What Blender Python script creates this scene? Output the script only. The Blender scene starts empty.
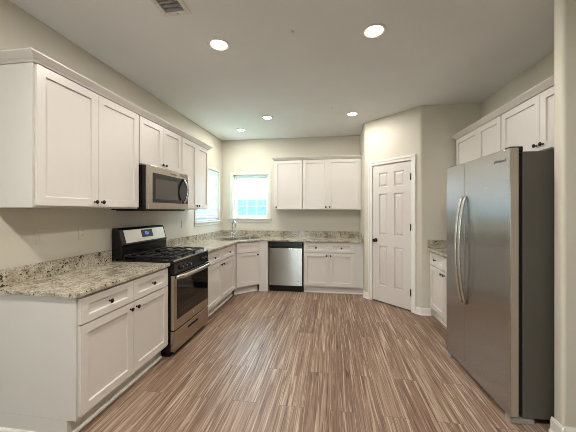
import bpy, bmesh, math, random
from mathutils import Vector, Matrix

random.seed(4)
S = bpy.context.scene
COL = S.collection
PI = math.pi

# ------------------------------------------------------------------ camera, world, exposure
F_PX, VX, HORIZON, EYE = 276.0, 329.0, 211.0, 1.42
cam = bpy.data.cameras.new('camera')
cam.sensor_width = 36.0
cam.lens = F_PX / 576.0 * 36.0
cam.shift_y = (HORIZON - 216.0) / 576.0
cam.clip_start = 0.02
co = bpy.data.objects.new('camera', cam)
COL.objects.link(co)
co.location = (0, 0, EYE)
co.rotation_euler = (PI / 2, 0, math.atan((VX - 288.0) / F_PX))
S.camera = co

S.view_settings.view_transform = 'Standard'
S.view_settings.look = 'None'
S.view_settings.gamma = 1.0
S.view_settings.use_curve_mapping = False
S.view_settings.exposure = 0.08
S.cycles.filter_width = 0.9

W = bpy.data.worlds.new('daylight')
S.world = W
W.use_nodes = True
wn = W.node_tree
wn.nodes.clear()
wo = wn.nodes.new('ShaderNodeOutputWorld')
wb = wn.nodes.new('ShaderNodeBackground')
wb.inputs['Color'].default_value = (0.64, 0.85, 1.0, 1)
wb.inputs['Strength'].default_value = 17.0
wn.links.new(wb.outputs[0], wo.inputs[0])


def area_light(name, loc, rot, sx, sy, power, col, portal=False, shape='RECTANGLE', spread=PI):
    l = bpy.data.lights.new(name, 'AREA')
    l.shape = shape
    l.size = sx
    if shape == 'RECTANGLE':
        l.size_y = sy
    l.energy = power
    l.color = col
    l.spread = spread
    if portal:
        l.cycles.is_portal = True
    o = bpy.data.objects.new(name, l)
    COL.objects.link(o)
    o.location = loc
    o.rotation_euler = rot
    return o


CEIL = 2.86
XL, YB, XR = -2.165, 5.386, 1.993      # left wall, back wall, right wall
YR0 = -4.0                             # far end of the living room behind the camera
XR2 = 3.4
# portals in the daylight openings, then an added fill lamp
area_light('window_portal', (-1.565, YB + 0.02, 1.71), (-PI / 2, 0, 0), 0.73, 0.88, 1, (1, 1, 1), True)
area_light('window_portal', (XL - 0.02, 4.74, 1.71), (0, -PI / 2, 0), 0.98, 0.92, 1, (1, 1, 1), True)
area_light('rear_fill_lamp', (-1.4, YR0 + 0.03, 1.25), (PI / 2, 0, 0), 0.7, 1.9, 14, (1.0, 0.97, 0.93))  # unseen lamp inside the rear opening, added for light from behind the camera

CAN_POWER = 12.5
CAN_COL = (1.0, 0.955, 0.89)

# ------------------------------------------------------------------ helpers


def lin(r, g=None, b=None):
    if g is None:
        r, g, b = r
    f = lambda c: (c / 255.0) / 12.92 if c / 255.0 <= 0.04045 else ((c / 255.0 + 0.055) / 1.055) ** 2.4
    return (f(r), f(g), f(b), 1.0)


class MB:
    """collects shapes for one mesh"""

    def __init__(self):
        self.v, self.f, self.m, self.sm = [], [], [], []

    def add(self, verts, faces, mi=0, smooth=False):
        b = len(self.v)
        self.v += [tuple(p) for p in verts]
        for q in faces:
            self.f.append([b + i for i in q])
            self.m.append(mi)
            self.sm.append(smooth)
        return self

    def box(self, x0, y0, z0, x1, y1, z1, mi=0):
        v = [(x0, y0, z0), (x1, y0, z0), (x1, y1, z0), (x0, y1, z0), (x0, y0, z1), (x1, y0, z1), (x1, y1, z1), (x0, y1, z1)]
        return self.add(v, [(0, 3, 2, 1), (4, 5, 6, 7), (0, 1, 5, 4), (1, 2, 6, 5), (2, 3, 7, 6), (3, 0, 4, 7)], mi)

    def prism(self, poly, z0, z1, mi=0):
        a = sum(poly[i][0] * poly[(i + 1) % len(poly)][1] - poly[(i + 1) % len(poly)][0] * poly[i][1] for i in range(len(poly)))
        if a < 0:
            poly = poly[::-1]
        n = len(poly)
        v = [(x, y, z0) for x, y in poly] + [(x, y, z1) for x, y in poly]
        f = [tuple(range(n - 1, -1, -1)), tuple(range(n, 2 * n))]
        f += [(i, (i + 1) % n, n + (i + 1) % n, n + i) for i in range(n)]
        return self.add(v, f, mi)

    def extrude_x(self, prof, x0, x1, mi=0):
        """profile of (y, z) swept along x"""
        n = len(prof)
        v = [(x0, y, z) for y, z in prof] + [(x1, y, z) for y, z in prof]
        f = [tuple(range(n)), tuple(range(2 * n - 1, n - 1, -1))]
        f += [(i, n + i, n + (i + 1) % n, (i + 1) % n) for i in range(n)]
        return self.add(v, f, mi)

    def loft(self, a, b, mi=0):
        """two rings of 3D points, capped"""
        n = len(a)
        f = [tuple(range(n - 1, -1, -1)), tuple(range(n, 2 * n))]
        f += [(i, (i + 1) % n, n + (i + 1) % n, n + i) for i in range(n)]
        return self.add(list(a) + list(b), f, mi)

    def lathe(self, prof, origin=(0, 0, 0), axis=(0, 0, 1), seg=24, mi=0, smooth=True, caps=True):
        """profile of (radius, height along axis)"""
        ax = Vector(axis).normalized()
        q = Vector((0, 0, 1)).rotation_difference(ax)
        o = Vector(origin)
        v, f = [], []
        for r, h in prof:
            for k in range(seg):
                a = 2 * PI * k / seg
                v.append(tuple(o + q @ Vector((r * math.cos(a), r * math.sin(a), h))))
        n = len(prof)
        for i in range(n - 1):
            for k in range(seg):
                k2 = (k + 1) % seg
                f.append((i * seg + k, i * seg + k2, (i + 1) * seg + k2, (i + 1) * seg + k))
        self.add(v, f, mi, smooth)
        if caps:
            b = len(self.v) - len(v)
            if prof[0][0] > 1e-6:
                self.f.append([b + k for k in range(seg - 1, -1, -1)]); self.m.append(mi); self.sm.append(False)
            if prof[-1][0] > 1e-6:
                self.f.append([b + (n - 1) * seg + k for k in range(seg)]); self.m.append(mi); self.sm.append(False)
        return self

    def tube(self, pts, r, seg=12, mi=0, flat=1.0):
        """round tube along points; flat squashes it along the second axis"""
        pts = [Vector(p) for p in pts]
        n = len(pts)
        rr = r if isinstance(r, (list, tuple)) else [r] * n
        v, f = [], []
        up = None
        for i, p in enumerate(pts):
            t = (pts[min(i + 1, n - 1)] - pts[max(i - 1, 0)]).normalized()
            if up is None:
                up = Vector((0, 0, 1)) if abs(t.z) < 0.9 else Vector((1, 0, 0))
            a = (up - t * up.dot(t)).normalized()
            up = a
            b = t.cross(a)
            for k in range(seg):
                w = 2 * PI * k / seg
                v.append(tuple(p + a * (math.cos(w) * rr[i]) + b * (math.sin(w) * rr[i] * flat)))
        for i in range(n - 1):
            for k in range(seg):
                k2 = (k + 1) % seg
                f.append((i * seg + k, i * seg + k2, (i + 1) * seg + k2, (i + 1) * seg + k))
        self.add(v, f, mi, True)
        b0 = len(self.v) - len(v)
        self.f.append([b0 + k for k in range(seg - 1, -1, -1)]); self.m.append(mi); self.sm.append(False)
        self.f.append([b0 + (n - 1) * seg + k for k in range(seg)]); self.m.append(mi); self.sm.append(False)
        return self

    def build(self, name, mat, parent=None, bevel=0.0, seg=2, loc=None, rot=None):
        me = bpy.data.meshes.new(name)
        me.from_pydata(self.v, [], self.f)
        mats = mat if isinstance(mat, (list, tuple)) else [mat]
        for m in mats:
            me.materials.append(m)
        for p, mi, sm in zip(me.polygons, self.m, self.sm):
            p.material_index = mi
            p.use_smooth = sm
        bm = bmesh.new()
        bm.from_mesh(me)
        bmesh.ops.recalc_face_normals(bm, faces=bm.faces)
        bm.to_mesh(me)
        bm.free()
        o = bpy.data.objects.new(name, me)
        COL.objects.link(o)
        if parent is not None:
            o.parent = parent
        if loc is not None:
            o.location = loc
        if rot is not None:
            o.rotation_euler = rot
        if bevel > 0:
            b = o.modifiers.new('bevel', 'BEVEL')
            b.width = bevel
            b.segments = seg
            b.limit_method = 'ANGLE'
            b.angle_limit = math.radians(35)
            b.harden_normals = False
        return o


def filled_slab(outer, holes, z0, z1):
    """flat slab with holes as an MB"""
    bm = bmesh.new()
    loops = [outer] + holes
    edges = []
    for lp in loops:
        vs = [bm.verts.new((x, y, 0)) for x, y in lp]
        for i in range(len(vs)):
            edges.append(bm.edges.new((vs[i], vs[(i + 1) % len(vs)])))
    bmesh.ops.triangle_fill(bm, use_beauty=True, use_dissolve=False, edges=edges)
    bm.verts.index_update()
    vv = [v.co.copy() for v in bm.verts]
    ff = [[v.index for v in f.verts] for f in bm.faces]
    bm.free()
    m = MB()
    n = len(vv)
    verts = [(p.x, p.y, z0) for p in vv] + [(p.x, p.y, z1) for p in vv]
    faces = []
    for q in ff:
        faces.append(q[::-1])
        faces.append([n + i for i in q])
    b = 0
    for lp in loops:
        k = len(lp)
        for i in range(k):
            j = (i + 1) % k
            faces.append([b + i, b + j, n + b + j, n + b + i])
        b += k
    m.add(verts, faces)
    return m


def circle(cx, cy, r, n=28):
    return [(cx + r * math.cos(2 * PI * k / n), cy + r * math.sin(2 * PI * k / n)) for k in range(n)]


def rounded_rect(cx, cy, w, h, r, ang=0.0, n=5):
    pts = []
    for sx, sy, a0 in ((1, 1, 0), (-1, 1, PI / 2), (-1, -1, PI), (1, -1, 1.5 * PI)):
        for k in range(n + 1):
            a = a0 + k * PI / 2 / n
            pts.append((sx * (w / 2 - r) + r * math.cos(a), sy * (h / 2 - r) + r * math.sin(a)))
    c, s = math.cos(ang), math.sin(ang)
    return [(cx + x * c - y * s, cy + x * s + y * c) for x, y in pts]


def round_corner(a, p, b, r, n=6):
    """points of an arc that rounds the corner a-p-b with tangent length r"""
    a, p, b = Vector(a), Vector(p), Vector(b)
    s, e = p + (a - p).normalized() * r, p + (b - p).normalized() * r
    out = []
    for k in range(n + 1):
        t = k / n
        q = s * (1 - t) ** 2 + p * 2 * t * (1 - t) + e * t * t
        out.append((q.x, q.y))
    return out


def thing(name, label, cat, loc=(0, 0, 0), rotz=0.0, group=None):
    o = bpy.data.objects.new(name, None)
    o.empty_display_size = 0.05
    COL.objects.link(o)
    o.location = loc
    o.rotation_euler = (0, 0, rotz)
    return tag(o, label, cat, group)


def tag(o, label, cat, group=None):
    o['label'] = label
    o['category'] = cat
    if group:
        o['group'] = group
    return o


def struct(o):
    o['kind'] = 'structure'
    return o


# ------------------------------------------------------------------ materials
def mat(name, col, rough=0.5, metal=0.0, spec=0.5, coat=0.0, aniso=0.0, aniso_rot=0.0, emit=None, estr=0.0):
    m = bpy.data.materials.new(name)
    m.use_nodes = True
    b = m.node_tree.nodes['Principled BSDF']
    b.inputs['Base Color'].default_value = col
    b.inputs['Roughness'].default_value = rough
    b.inputs['Metallic'].default_value = metal
    b.inputs['Specular IOR Level'].default_value = spec
    b.inputs['Coat Weight'].default_value = coat
    b.inputs['Anisotropic'].default_value = aniso
    b.inputs['Anisotropic Rotation'].default_value = aniso_rot
    if emit:
        b.inputs['Emission Color'].default_value = emit
        b.inputs['Emission Strength'].default_value = estr
    return m


def nodes_of(m):
    nt = m.node_tree
    return nt, nt.nodes['Principled BSDF'], lambda t, **k: _node(nt, t, k)


def _node(nt, t, k):
    n = nt.nodes.new(t)
    for a, v in k.items():
        if a.startswith('i_'):
            n.inputs[a[2:].replace('_', ' ')].default_value = v
        else:
            setattr(n, a, v)
    return n


def ramp(nt, stops):
    r = nt.nodes.new('ShaderNodeValToRGB')
    el = r.color_ramp.elements
    while len(el) < len(stops):
        el.new(0.5)
    for e, (p, c) in zip(el, stops):
        e.position = p
        e.color = c
    return r


def painted(name, col, rough, var=0.03, scale=3.0, bump=0.0, bscale=220.0):
    m = mat(name, col, rough)
    nt, b, N = nodes_of(m)
    tc = N('ShaderNodeTexCoord')
    nz = N('ShaderNodeTexNoise', i_Scale=scale, i_Detail=3.0)
    nt.links.new(tc.outputs['Object'], nz.inputs['Vector'])
    lo = tuple(c * (1 - var) for c in col[:3]) + (1,)
    hi = tuple(min(1, c * (1 + var)) for c in col[:3]) + (1,)
    r = ramp(nt, [(0.35, lo), (0.65, hi)])
    nt.links.new(nz.outputs['Fac'], r.inputs['Fac'])
    nt.links.new(r.outputs['Color'], b.inputs['Base Color'])
    if bump:
        n2 = N('ShaderNodeTexNoise', i_Scale=bscale, i_Detail=2.0)
        nt.links.new(tc.outputs['Object'], n2.inputs['Vector'])
        bp = N('ShaderNodeBump', i_Strength=bump, i_Distance=0.002)
        nt.links.new(n2.outputs['Fac'], bp.inputs['Height'])
        nt.links.new(bp.outputs['Normal'], b.inputs['Normal'])
    return m


def brushed(name, col, rough, axis='Z', aniso=0.75, streak=0.10, grain=(300.0, 300.0, 3.0), aniso_rot=0.0):
    m = mat(name, col, rough, 1.0, aniso=aniso, aniso_rot=aniso_rot)
    nt, b, N = nodes_of(m)
    tc = N('ShaderNodeTexCoord')
    mp = N('ShaderNodeMapping')
    mp.inputs['Scale'].default_value = grain
    nz = N('ShaderNodeTexNoise', i_Scale=1.0, i_Detail=2.0)
    nt.links.new(tc.outputs['Object'], mp.inputs['Vector'])
    nt.links.new(mp.outputs['Vector'], nz.inputs['Vector'])
    mr = N('ShaderNodeMapRange')
    mr.inputs['To Min'].default_value = rough * (1 - streak * 2)
    mr.inputs['To Max'].default_value = rough * (1 + streak * 2)
    nt.links.new(nz.outputs['Fac'], mr.inputs['Value'])
    nt.links.new(mr.outputs['Result'], b.inputs['Roughness'])
    tg = N('ShaderNodeTangent', direction_type='RADIAL', axis=axis)
    nt.links.new(tg.outputs['Tangent'], b.inputs['Tangent'])
    return m


def wood_floor():
    m = mat('wood_plank_floor', lin(150, 120, 98), 0.38, spec=0.45)
    nt, b, N = nodes_of(m)
    L = nt.links.new
    tc = N('ShaderNodeTexCoord')
    sx = N('ShaderNodeSeparateXYZ')
    L(tc.outputs['Object'], sx.inputs[0])
    cx = N('ShaderNodeCombineXYZ')
    L(sx.outputs['Y'], cx.inputs['X'])
    L(sx.outputs['X'], cx.inputs['Y'])
    br = N('ShaderNodeTexBrick', offset=0.37, offset_frequency=2, squash=1.0)
    br.inputs['Color1'].default_value = (0, 0, 0, 1)
    br.inputs['Color2'].default_value = (1, 1, 1, 1)
    br.inputs['Mortar'].default_value = (0.5, 0.5, 0.5, 1)
    br.inputs['Scale'].default_value = 1.0
    br.inputs['Mortar Size'].default_value = 0.0011
    br.inputs['Mortar Smooth'].default_value = 0.3
    br.inputs['Brick Width'].default_value = 1.22
    br.inputs['Row Height'].default_value = 0.18
    L(cx.outputs[0], br.inputs['Vector'])
    # grain coordinates: long along y, jump from plank to plank
    pl = N('ShaderNodeMath', operation='MULTIPLY')
    pl.inputs[1].default_value = 37.0
    L(br.outputs['Color'], pl.inputs[0])
    gx = N('ShaderNodeMath', operation='MULTIPLY'); gx.inputs[1].default_value = 27.0
    gy = N('ShaderNodeMath', operation='MULTIPLY'); gy.inputs[1].default_value = 0.8
    L(sx.outputs['X'], gx.inputs[0]); L(sx.outputs['Y'], gy.inputs[0])
    gv = N('ShaderNodeCombineXYZ')
    L(gx.outputs[0], gv.inputs['X']); L(gy.outputs[0], gv.inputs['Y']); L(pl.outputs[0], gv.inputs['Z'])
    n1 = N('ShaderNodeTexNoise', i_Scale=1.0, i_Detail=6.0, i_Roughness=0.66, i_Distortion=1.5)
    L(gv.outputs[0], n1.inputs['Vector'])
    # fine pores
    fx = N('ShaderNodeMath', operation='MULTIPLY'); fx.inputs[1].default_value = 95.0
    fy = N('ShaderNodeMath', operation='MULTIPLY'); fy.inputs[1].default_value = 1.8
    L(sx.outputs['X'], fx.inputs[0]); L(sx.outputs['Y'], fy.inputs[0])
    fv = N('ShaderNodeCombineXYZ')
    L(fx.outputs[0], fv.inputs['X']); L(fy.outputs[0], fv.inputs['Y']); L(pl.outputs[0], fv.inputs['Z'])
    n2 = N('ShaderNodeTexNoise', i_Scale=1.0, i_Detail=3.0, i_Roughness=0.6, i_Distortion=0.4)
    L(fv.outputs[0], n2.inputs['Vector'])
    # cathedral rings
    ring = N('ShaderNodeMath', operation='MULTIPLY'); ring.inputs[1].default_value = 34.0
    L(n1.outputs['Fac'], ring.inputs[0])
    sn = N('ShaderNodeMath', operation='SINE')
    L(ring.outputs[0], sn.inputs[0])
    s1 = N('ShaderNodeMath', operation='MULTIPLY'); s1.inputs[1].default_value = 0.06
    L(sn.outputs[0], s1.inputs[0])
    a1 = N('ShaderNodeMath', operation='ADD')
    L(n1.outputs['Fac'], a1.inputs[0]); L(s1.outputs[0], a1.inputs[1])
    m2 = N('ShaderNodeMath', operation='MULTIPLY_ADD'); m2.inputs[1].default_value = 0.7; m2.inputs[2].default_value = -0.35
    L(n2.outputs['Fac'], m2.inputs[0])
    a2 = N('ShaderNodeMath', operation='ADD')
    L(a1.outputs[0], a2.inputs[0]); L(m2.outputs[0], a2.inputs[1])
    m3 = N('ShaderNodeMath', operation='MULTIPLY_ADD'); m3.inputs[1].default_value = 0.10; m3.inputs[2].default_value = -0.05
    L(br.outputs['Color'], m3.inputs[0])
    a3 = N('ShaderNodeMath', operation='ADD')
    L(a2.outputs[0], a3.inputs[0]); L(m3.outputs[0], a3.inputs[1])
    r = ramp(nt, [(0.22, FLOOR_COLS[0]), (0.41, FLOOR_COLS[1]), (0.55, FLOOR_COLS[2]), (0.76, FLOOR_COLS[3])])
    L(a3.outputs[0], r.inputs['Fac'])
    mx = N('ShaderNodeMixRGB', blend_type='MIX')
    mx.inputs['Color2'].default_value = lin(62, 44, 34)
    L(br.outputs['Fac'], mx.inputs['Fac'])
    L(r.outputs['Color'], mx.inputs['Color1'])
    L(mx.outputs[0], b.inputs['Base Color'])
    bp = N('ShaderNodeBump', i_Strength=0.12, i_Distance=0.002)
    L(a2.outputs[0], bp.inputs['Height'])
    L(bp.outputs['Normal'], b.inputs['Normal'])
    return m


def granite():
    m = mat('speckled_granite', lin(190, 172, 140), 0.16, spec=0.5)
    nt, b, N = nodes_of(m)
    L = nt.links.new
    tc = N('ShaderNodeTexCoord')
    n1 = N('ShaderNodeTexNoise', i_Scale=9.0, i_Detail=6.0, i_Roughness=0.7, i_Distortion=0.6)
    L(tc.outputs['Object'], n1.inputs['Vector'])
    r1 = ramp(nt, [(0.28, lin(128, 122, 112)), (0.43, lin(170, 159, 138)), (0.56, lin(200, 193, 176)), (0.72, lin(186, 184, 176))])
    L(n1.outputs['Fac'], r1.inputs['Fac'])
    n2 = N('ShaderNodeTexNoise', i_Scale=75.0, i_Detail=3.0, i_Roughness=0.7)
    L(tc.outputs['Object'], n2.inputs['Vector'])
    r2 = ramp(nt, [(0.34, lin(120, 98, 74)), (0.44, (0.55, 0.52, 0.47, 1)), (0.54, (1, 1, 1, 1))])
    L(n2.outputs['Fac'], r2.inputs['Fac'])
    mx = N('ShaderNodeMixRGB', blend_type='MULTIPLY')
    mx.inputs['Fac'].default_value = 0.62
    L(r1.outputs[0], mx.inputs['Color1']); L(r2.outputs[0], mx.inputs['Color2'])
    vo = N('ShaderNodeTexVoronoi', i_Scale=48.0)
    vo.inputs['Randomness'].default_value = 1.0
    nd = N('ShaderNodeTexNoise', i_Scale=30.0, i_Detail=2.0)
    L(tc.outputs['Object'], nd.inputs['Vector'])
    va = N('ShaderNodeMixRGB', blend_type='ADD'); va.inputs['Fac'].default_value = 0.035
    L(tc.outputs['Object'], va.inputs['Color1']); L(nd.outputs['Color'], va.inputs['Color2'])
    L(va.outputs[0], vo.inputs['Vector'])
    n3 = N('ShaderNodeTexNoise', i_Scale=14.0, i_Detail=2.0)
    L(tc.outputs['Object'], n3.inputs['Vector'])
    th = N('ShaderNodeMath', operation='MULTIPLY_ADD'); th.inputs[1].default_value = 1.1; th.inputs[2].default_value = -0.32
    L(n3.outputs['Fac'], th.inputs[0])
    ls = N('ShaderNodeMath', operation='LESS_THAN')
    L(vo.outputs['Distance'], ls.inputs[0]); L(th.outputs[0], ls.inputs[1])
    mx2 = N('ShaderNodeMixRGB')
    mx2.inputs['Color2'].default_value = lin(58, 44, 36)
    L(ls.outputs[0], mx2.inputs['Fac']); L(mx.outputs[0], mx2.inputs['Color1'])
    L(mx2.outputs[0], b.inputs['Base Color'])
    return m


def pane_glass():
    m = bpy.data.materials.new('window_glass')
    m.use_nodes = True
    nt = m.node_tree
    nt.nodes.clear()
    o = nt.nodes.new('ShaderNodeOutputMaterial')
    mx = nt.nodes.new('ShaderNodeMixShader')
    mx.inputs[0].default_value = 0.06
    t = nt.nodes.new('ShaderNodeBsdfTransparent')
    t.inputs[0].default_value = (0.95, 0.98, 0.97, 1)
    g = nt.nodes.new('ShaderNodeBsdfGlossy')
    g.inputs['Roughness'].default_value = 0.02
    nt.links.new(t.outputs[0], mx.inputs[1])
    nt.links.new(g.outputs[0], mx.inputs[2])
    nt.links.new(mx.outputs[0], o.inputs[0])
    return m


FLOOR_COLS = [lin(66, 42, 32), lin(116, 89, 72), lin(147, 123, 104), lin(184, 168, 148)]
M = {}
M['wall'] = painted('greige_wall_paint', lin(206, 200, 185), 0.6, 0.015, 2.0, 0.05)
M['ceiling'] = painted('flat_ceiling_paint', lin(232, 234, 234), 0.75, 0.015, 2.0, 0.06, 160.0)
M['trim'] = painted('white_trim_paint', lin(232, 229, 222), 0.35, 0.01)
M['wall_trim'] = painted('window_trim_paint', lin(216, 213, 202), 0.5, 0.01)
M['cab'] = painted('white_cabinet_lacquer', lin(214, 208, 201), 0.33, 0.01)
M['cab_side'] = painted('white_cabinet_side_veneer', lin(210, 206, 199), 0.36, 0.01)
M['door'] = painted('white_door_paint', lin(214, 207, 201), 0.4, 0.01)
M['floor'] = wood_floor()
M['granite'] = granite()
M['steel'] = brushed('brushed_stainless', lin(184, 175, 161), 0.26, 'Z', 0.85, 0.0, aniso_rot=0.25)
M['range_steel'] = brushed('brushed_range_steel', lin(186, 176, 162), 0.22, 'Z', 0.5, 0.0)
M['dishwasher'] = brushed('brushed_dishwasher_steel', lin(158, 153, 145), 0.26, 'Z', 0.95, 0.0, aniso_rot=0.25)
M['fridge'] = brushed('brushed_fridge_steel', lin(188, 188, 187), 0.27, 'Z', 0.98, 0.0)
M['steel_plain'] = mat('satin_stainless', lin(205, 202, 196), 0.24, 1.0)
M['chrome'] = mat('polished_chrome', lin(215, 215, 213), 0.08, 1.0)
M['sink'] = mat('sink_stainless', lin(165, 163, 158), 0.22, 1.0)
M['black'] = mat('black_enamel', lin(16, 15, 16), 0.22, spec=0.4)
M['blackmatte'] = mat('black_plastic', lin(18, 17, 17), 0.55, spec=0.3)
M['iron'] = mat('cast_iron', lin(26, 25, 25), 0.5, spec=0.5)
M['glass'] = mat('black_oven_glass', lin(9, 9, 10), 0.05, spec=0.5)
M['mwglass'] = mat('smoked_microwave_window', lin(70, 66, 62), 0.15, spec=0.5)
M['bronze'] = mat('dark_bronze', lin(52, 44, 38), 0.32, 0.85)
M['fside'] = mat('grey_fridge_side', lin(84, 80, 73), 0.5, spec=0.4)
M['edge'] = mat('satin_door_edge', lin(168, 158, 140), 0.45, 0.2)
M['grey'] = mat('grey_plastic', lin(150, 148, 143), 0.5)
M['plate'] = mat('white_plastic', lin(208, 201, 185), 0.35)
M['slot'] = mat('socket_slot', lin(60, 56, 50), 0.6)
M['pane'] = pane_glass()
M['vinyl'] = mat('white_vinyl', lin(236, 238, 238), 0.4)
M['blind'] = mat('white_blind_slat', lin(214, 224, 236), 0.45)
M['lens'] = mat('lamp_lens', (1, 1, 1, 1), 0.4, emit=(1.0, 0.93, 0.82, 1), estr=6.0)
M['baffle'] = mat('white_baffle', lin(222, 220, 214), 0.5)
M['lamp_baffle'] = mat('grey_lamp_baffle', lin(150, 148, 144), 0.5)
M['display'] = mat('blue_clock_display', lin(8, 10, 20), 0.1, emit=(0.10, 0.28, 1.0, 1), estr=0.9)
M['screen'] = mat('display_glass', lin(12, 12, 16), 0.08)
M['logo'] = mat('grey_emblem', lin(96, 96, 98), 0.35, 0.6)
M['void'] = mat('duct_interior', lin(30, 33, 32), 0.8)
M['siding'] = painted('pale_pink_siding', lin(142, 100, 90), 0.7, 0.02)
M['shingle'] = painted('grey_shingle', lin(150, 165, 178), 0.8, 0.1, 20)
M['fence'] = painted('pale_teal_fence', lin(62, 94, 101), 0.7, 0.12, 6)
M['lawn'] = painted('lawn', lin(120, 140, 100), 0.9, 0.2, 8)

# ------------------------------------------------------------------ floor, ceiling, walls
T = 0.12
fl = MB().prism([(XL - T, YR0 - T), (XR2 + T, YR0 - T), (XR2 + T, 2.6), (XR + T, 2.6), (XR + T, YB + T), (XL - T, YB + T)], -0.1, 0.0)
struct(fl.build('floor', M['floor']))

LAMPS = [(-0.942, 2.275), (0.356, 2.285), (-0.939, 4.16), (0.342, 4.19), (-1.55, 4.72), (-0.94, 0.36), (0.32, 0.30)]
cl = filled_slab([(XL - T, YR0 - T), (XR2 + T, YR0 - T), (XR2 + T, YB + T), (XL - T, YB + T)],
                 [circle(x, y, 0.078) for x, y in LAMPS] + [[(-1.175, 1.56), (-1.175, 1.852), (-1.015, 1.852), (-1.015, 1.56)]], CEIL, CEIL + 0.1)
struct(cl.build('ceiling', M['ceiling']))
struct(MB().box(XL - T, YR0 - T, CEIL + 0.16, XR2 + T, YB + T, CEIL + 0.2).build('ceiling', M['ceiling']))


def wall_with_hole(axis, c0, c1, a0, a1, hole=None, z1=CEIL):
    """wall slab between c0 and c1 on its normal axis, a0..a1 along, hole = (h0, h1, z0, z1)"""
    m = MB()

    def bx(p, q, za, zb):
        if q - p < 1e-4 or zb - za < 1e-4:
            return
        if axis == 'x':
            m.box(c0, p, za, c1, q, zb)
        else:
            m.box(p, c0, za, q, c1, zb)
    if hole is None:
        bx(a0, a1, 0, z1)
    else:
        h0, h1, hz0, hz1 = hole
        bx(a0, h0, 0, z1)
        bx(h1, a1, 0, z1)
        bx(h0, h1, 0, hz0)
        bx(h0, h1, hz1, z1)
    return m


W1 = (-1.93, -1.20, 1.275, 2.15)       # window in the back wall
W2 = (4.26, 5.21, 1.24, 2.19)          # window in the left wall
struct(wall_with_hole('x', XL - T, XL, YR0, YB + T, W2).build('wall_left', M['wall']))
struct(wall_with_hole('y', YB, YB + T, XL, XR + T, W1).build('wall_back', M['wall']))
struct(wall_with_hole('x', XR, XR + T, 2.0, YB).build('wall_right', M['wall']))
struct(wall_with_hole('x', XR2, XR2 + T, YR0, 2.0).build('wall_living_side', M['wall']))
struct(wall_with_hole('y', YR0 - T, YR0, XL, XR2, (-1.75, -1.05, 0.3, 2.2)).build('wall_living_end', M['wall']))

# wall between fridge and living room: a stub with bullnose corners
YS0, YS1, XS = 1.925, 2.005, 1.422
st = round_corner((3.0, YS0), (XS, YS0), (XS, YS1), 0.022) + round_corner((XS, YS0), (XS, YS1), (3.0, YS1), 0.022)
struct(MB().prism(st + [(XR2, YS1), (XR2, YS0)], 0, CEIL).build('wall_stub', M['wall']))

# pantry corner: return, diagonal with a door, and the wall beside the right-hand counter
P0, P1 = Vector((0.575, 4.662)), Vector((1.243, 3.994))
D = Vector((1, -1)).normalized()
NB = Vector((1, 1)).normalized()       # into the pantry
at = lambda t, d=0.0: tuple(P0 + D * t + NB * d)
T0, T1, DTOP = 0.135, 0.822, 2.15       # rough opening of the pantry door along the diagonal
a = round_corner((0.575, YB), P0, P1, 0.025)
struct(MB().prism([(0.575, YB)] + a + [at(T0), at(T0, 0.1), (0.675, 4.72), (0.675, YB)], 0, CEIL).build('wall_pantry_side', M['wall']))
b = round_corner(P0, P1, (XR, 3.994), 0.025)
struct(MB().prism([at(T1)] + b + [(XR, 3.994), (XR, 4.094), (1.29, 4.094), at(T1, 0.1)], 0, CEIL).build('wall_pantry_front', M['wall']))
struct(MB().prism([at(T0), at(T1), at(T1, 0.1), at(T0, 0.1)], DTOP, CEIL).build('wall_pantry', M['wall']))
struct(MB().box(0.70, 5.2, 0.0, XR, 5.24, CEIL).build('wall_pantry_inner', M['wall']))


# ------------------------------------------------------------------ panelled fronts
def panel_front(m, x0, z0, x1, z1, yf, yb, rects, depth=0.009, slope=0.002, raised=False):
    """slab from yf (front) to yb (back) whose front carries recessed panels (rects)"""
    xs = sorted({x0, x1} | {r[0] for r in rects} | {r[2] for r in rects})
    zs = sorted({z0, z1} | {r[1] for r in rects} | {r[3] for r in rects})
    for i in range(len(xs) - 1):
        for j in range(len(zs) - 1):
            xa, xb, za, zb = xs[i], xs[i + 1], zs[j], zs[j + 1]
            mx_, mz_ = (xa + xb) / 2, (za + zb) / 2
            if any(r[0] < mx_ < r[2] and r[1] < mz_ < r[3] for r in rects):
                continue
            m.add([(xa, yf, za), (xb, yf, za), (xb, yf, zb), (xa, yf, zb)], [(0, 1, 2, 3)])
    for r in rects:
        rings = [(0, 0), (slope, depth)]
        if raised:
            rings += [(slope + 0.012, depth), (slope + 0.034, depth * 0.25)]
        v, f = [], []
        for s, d in rings:
            v += [(r[0] + s, yf + d, r[1] + s), (r[2] - s, yf + d, r[1] + s), (r[2] - s, yf + d, r[3] - s), (r[0] + s, yf + d, r[3] - s)]
        for k in range(len(rings) - 1):
            for q in range(4):
                q2 = (q + 1) % 4
                f.append((4 * k + q, 4 * k + q2, 4 * k + 4 + q2, 4 * k + 4 + q))
        k = 4 * (len(rings) - 1)
        f.append((k, k + 1, k + 2, k + 3))
        m.add(v, f)
    m.add([(x0, yf, z0), (x1, yf, z0), (x1, yf, z1), (x0, yf, z1), (x0, yb, z0), (x1, yb, z0), (x1, yb, z1), (x0, yb, z1)],
          [(4, 7, 6, 5), (0, 4, 5, 1), (1, 5, 6, 2), (2, 6, 7, 3), (3, 7, 4, 0)])
    return m


def weld(o):
    bm = bmesh.new()
    bm.from_mesh(o.data)
    bmesh.ops.remove_doubles(bm, verts=bm.verts, dist=1e-5)
    bmesh.ops.recalc_face_normals(bm, faces=bm.faces)
    bm.to_mesh(o.data)
    bm.free()
    return o


KNOB_PROF = [(0.0075, 0.0), (0.0055, 0.004), (0.005, 0.014), (0.012, 0.018), (0.0155, 0.022), (0.0155, 0.026), (0.011, 0.030), (0.0, 0.0315)]


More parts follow.
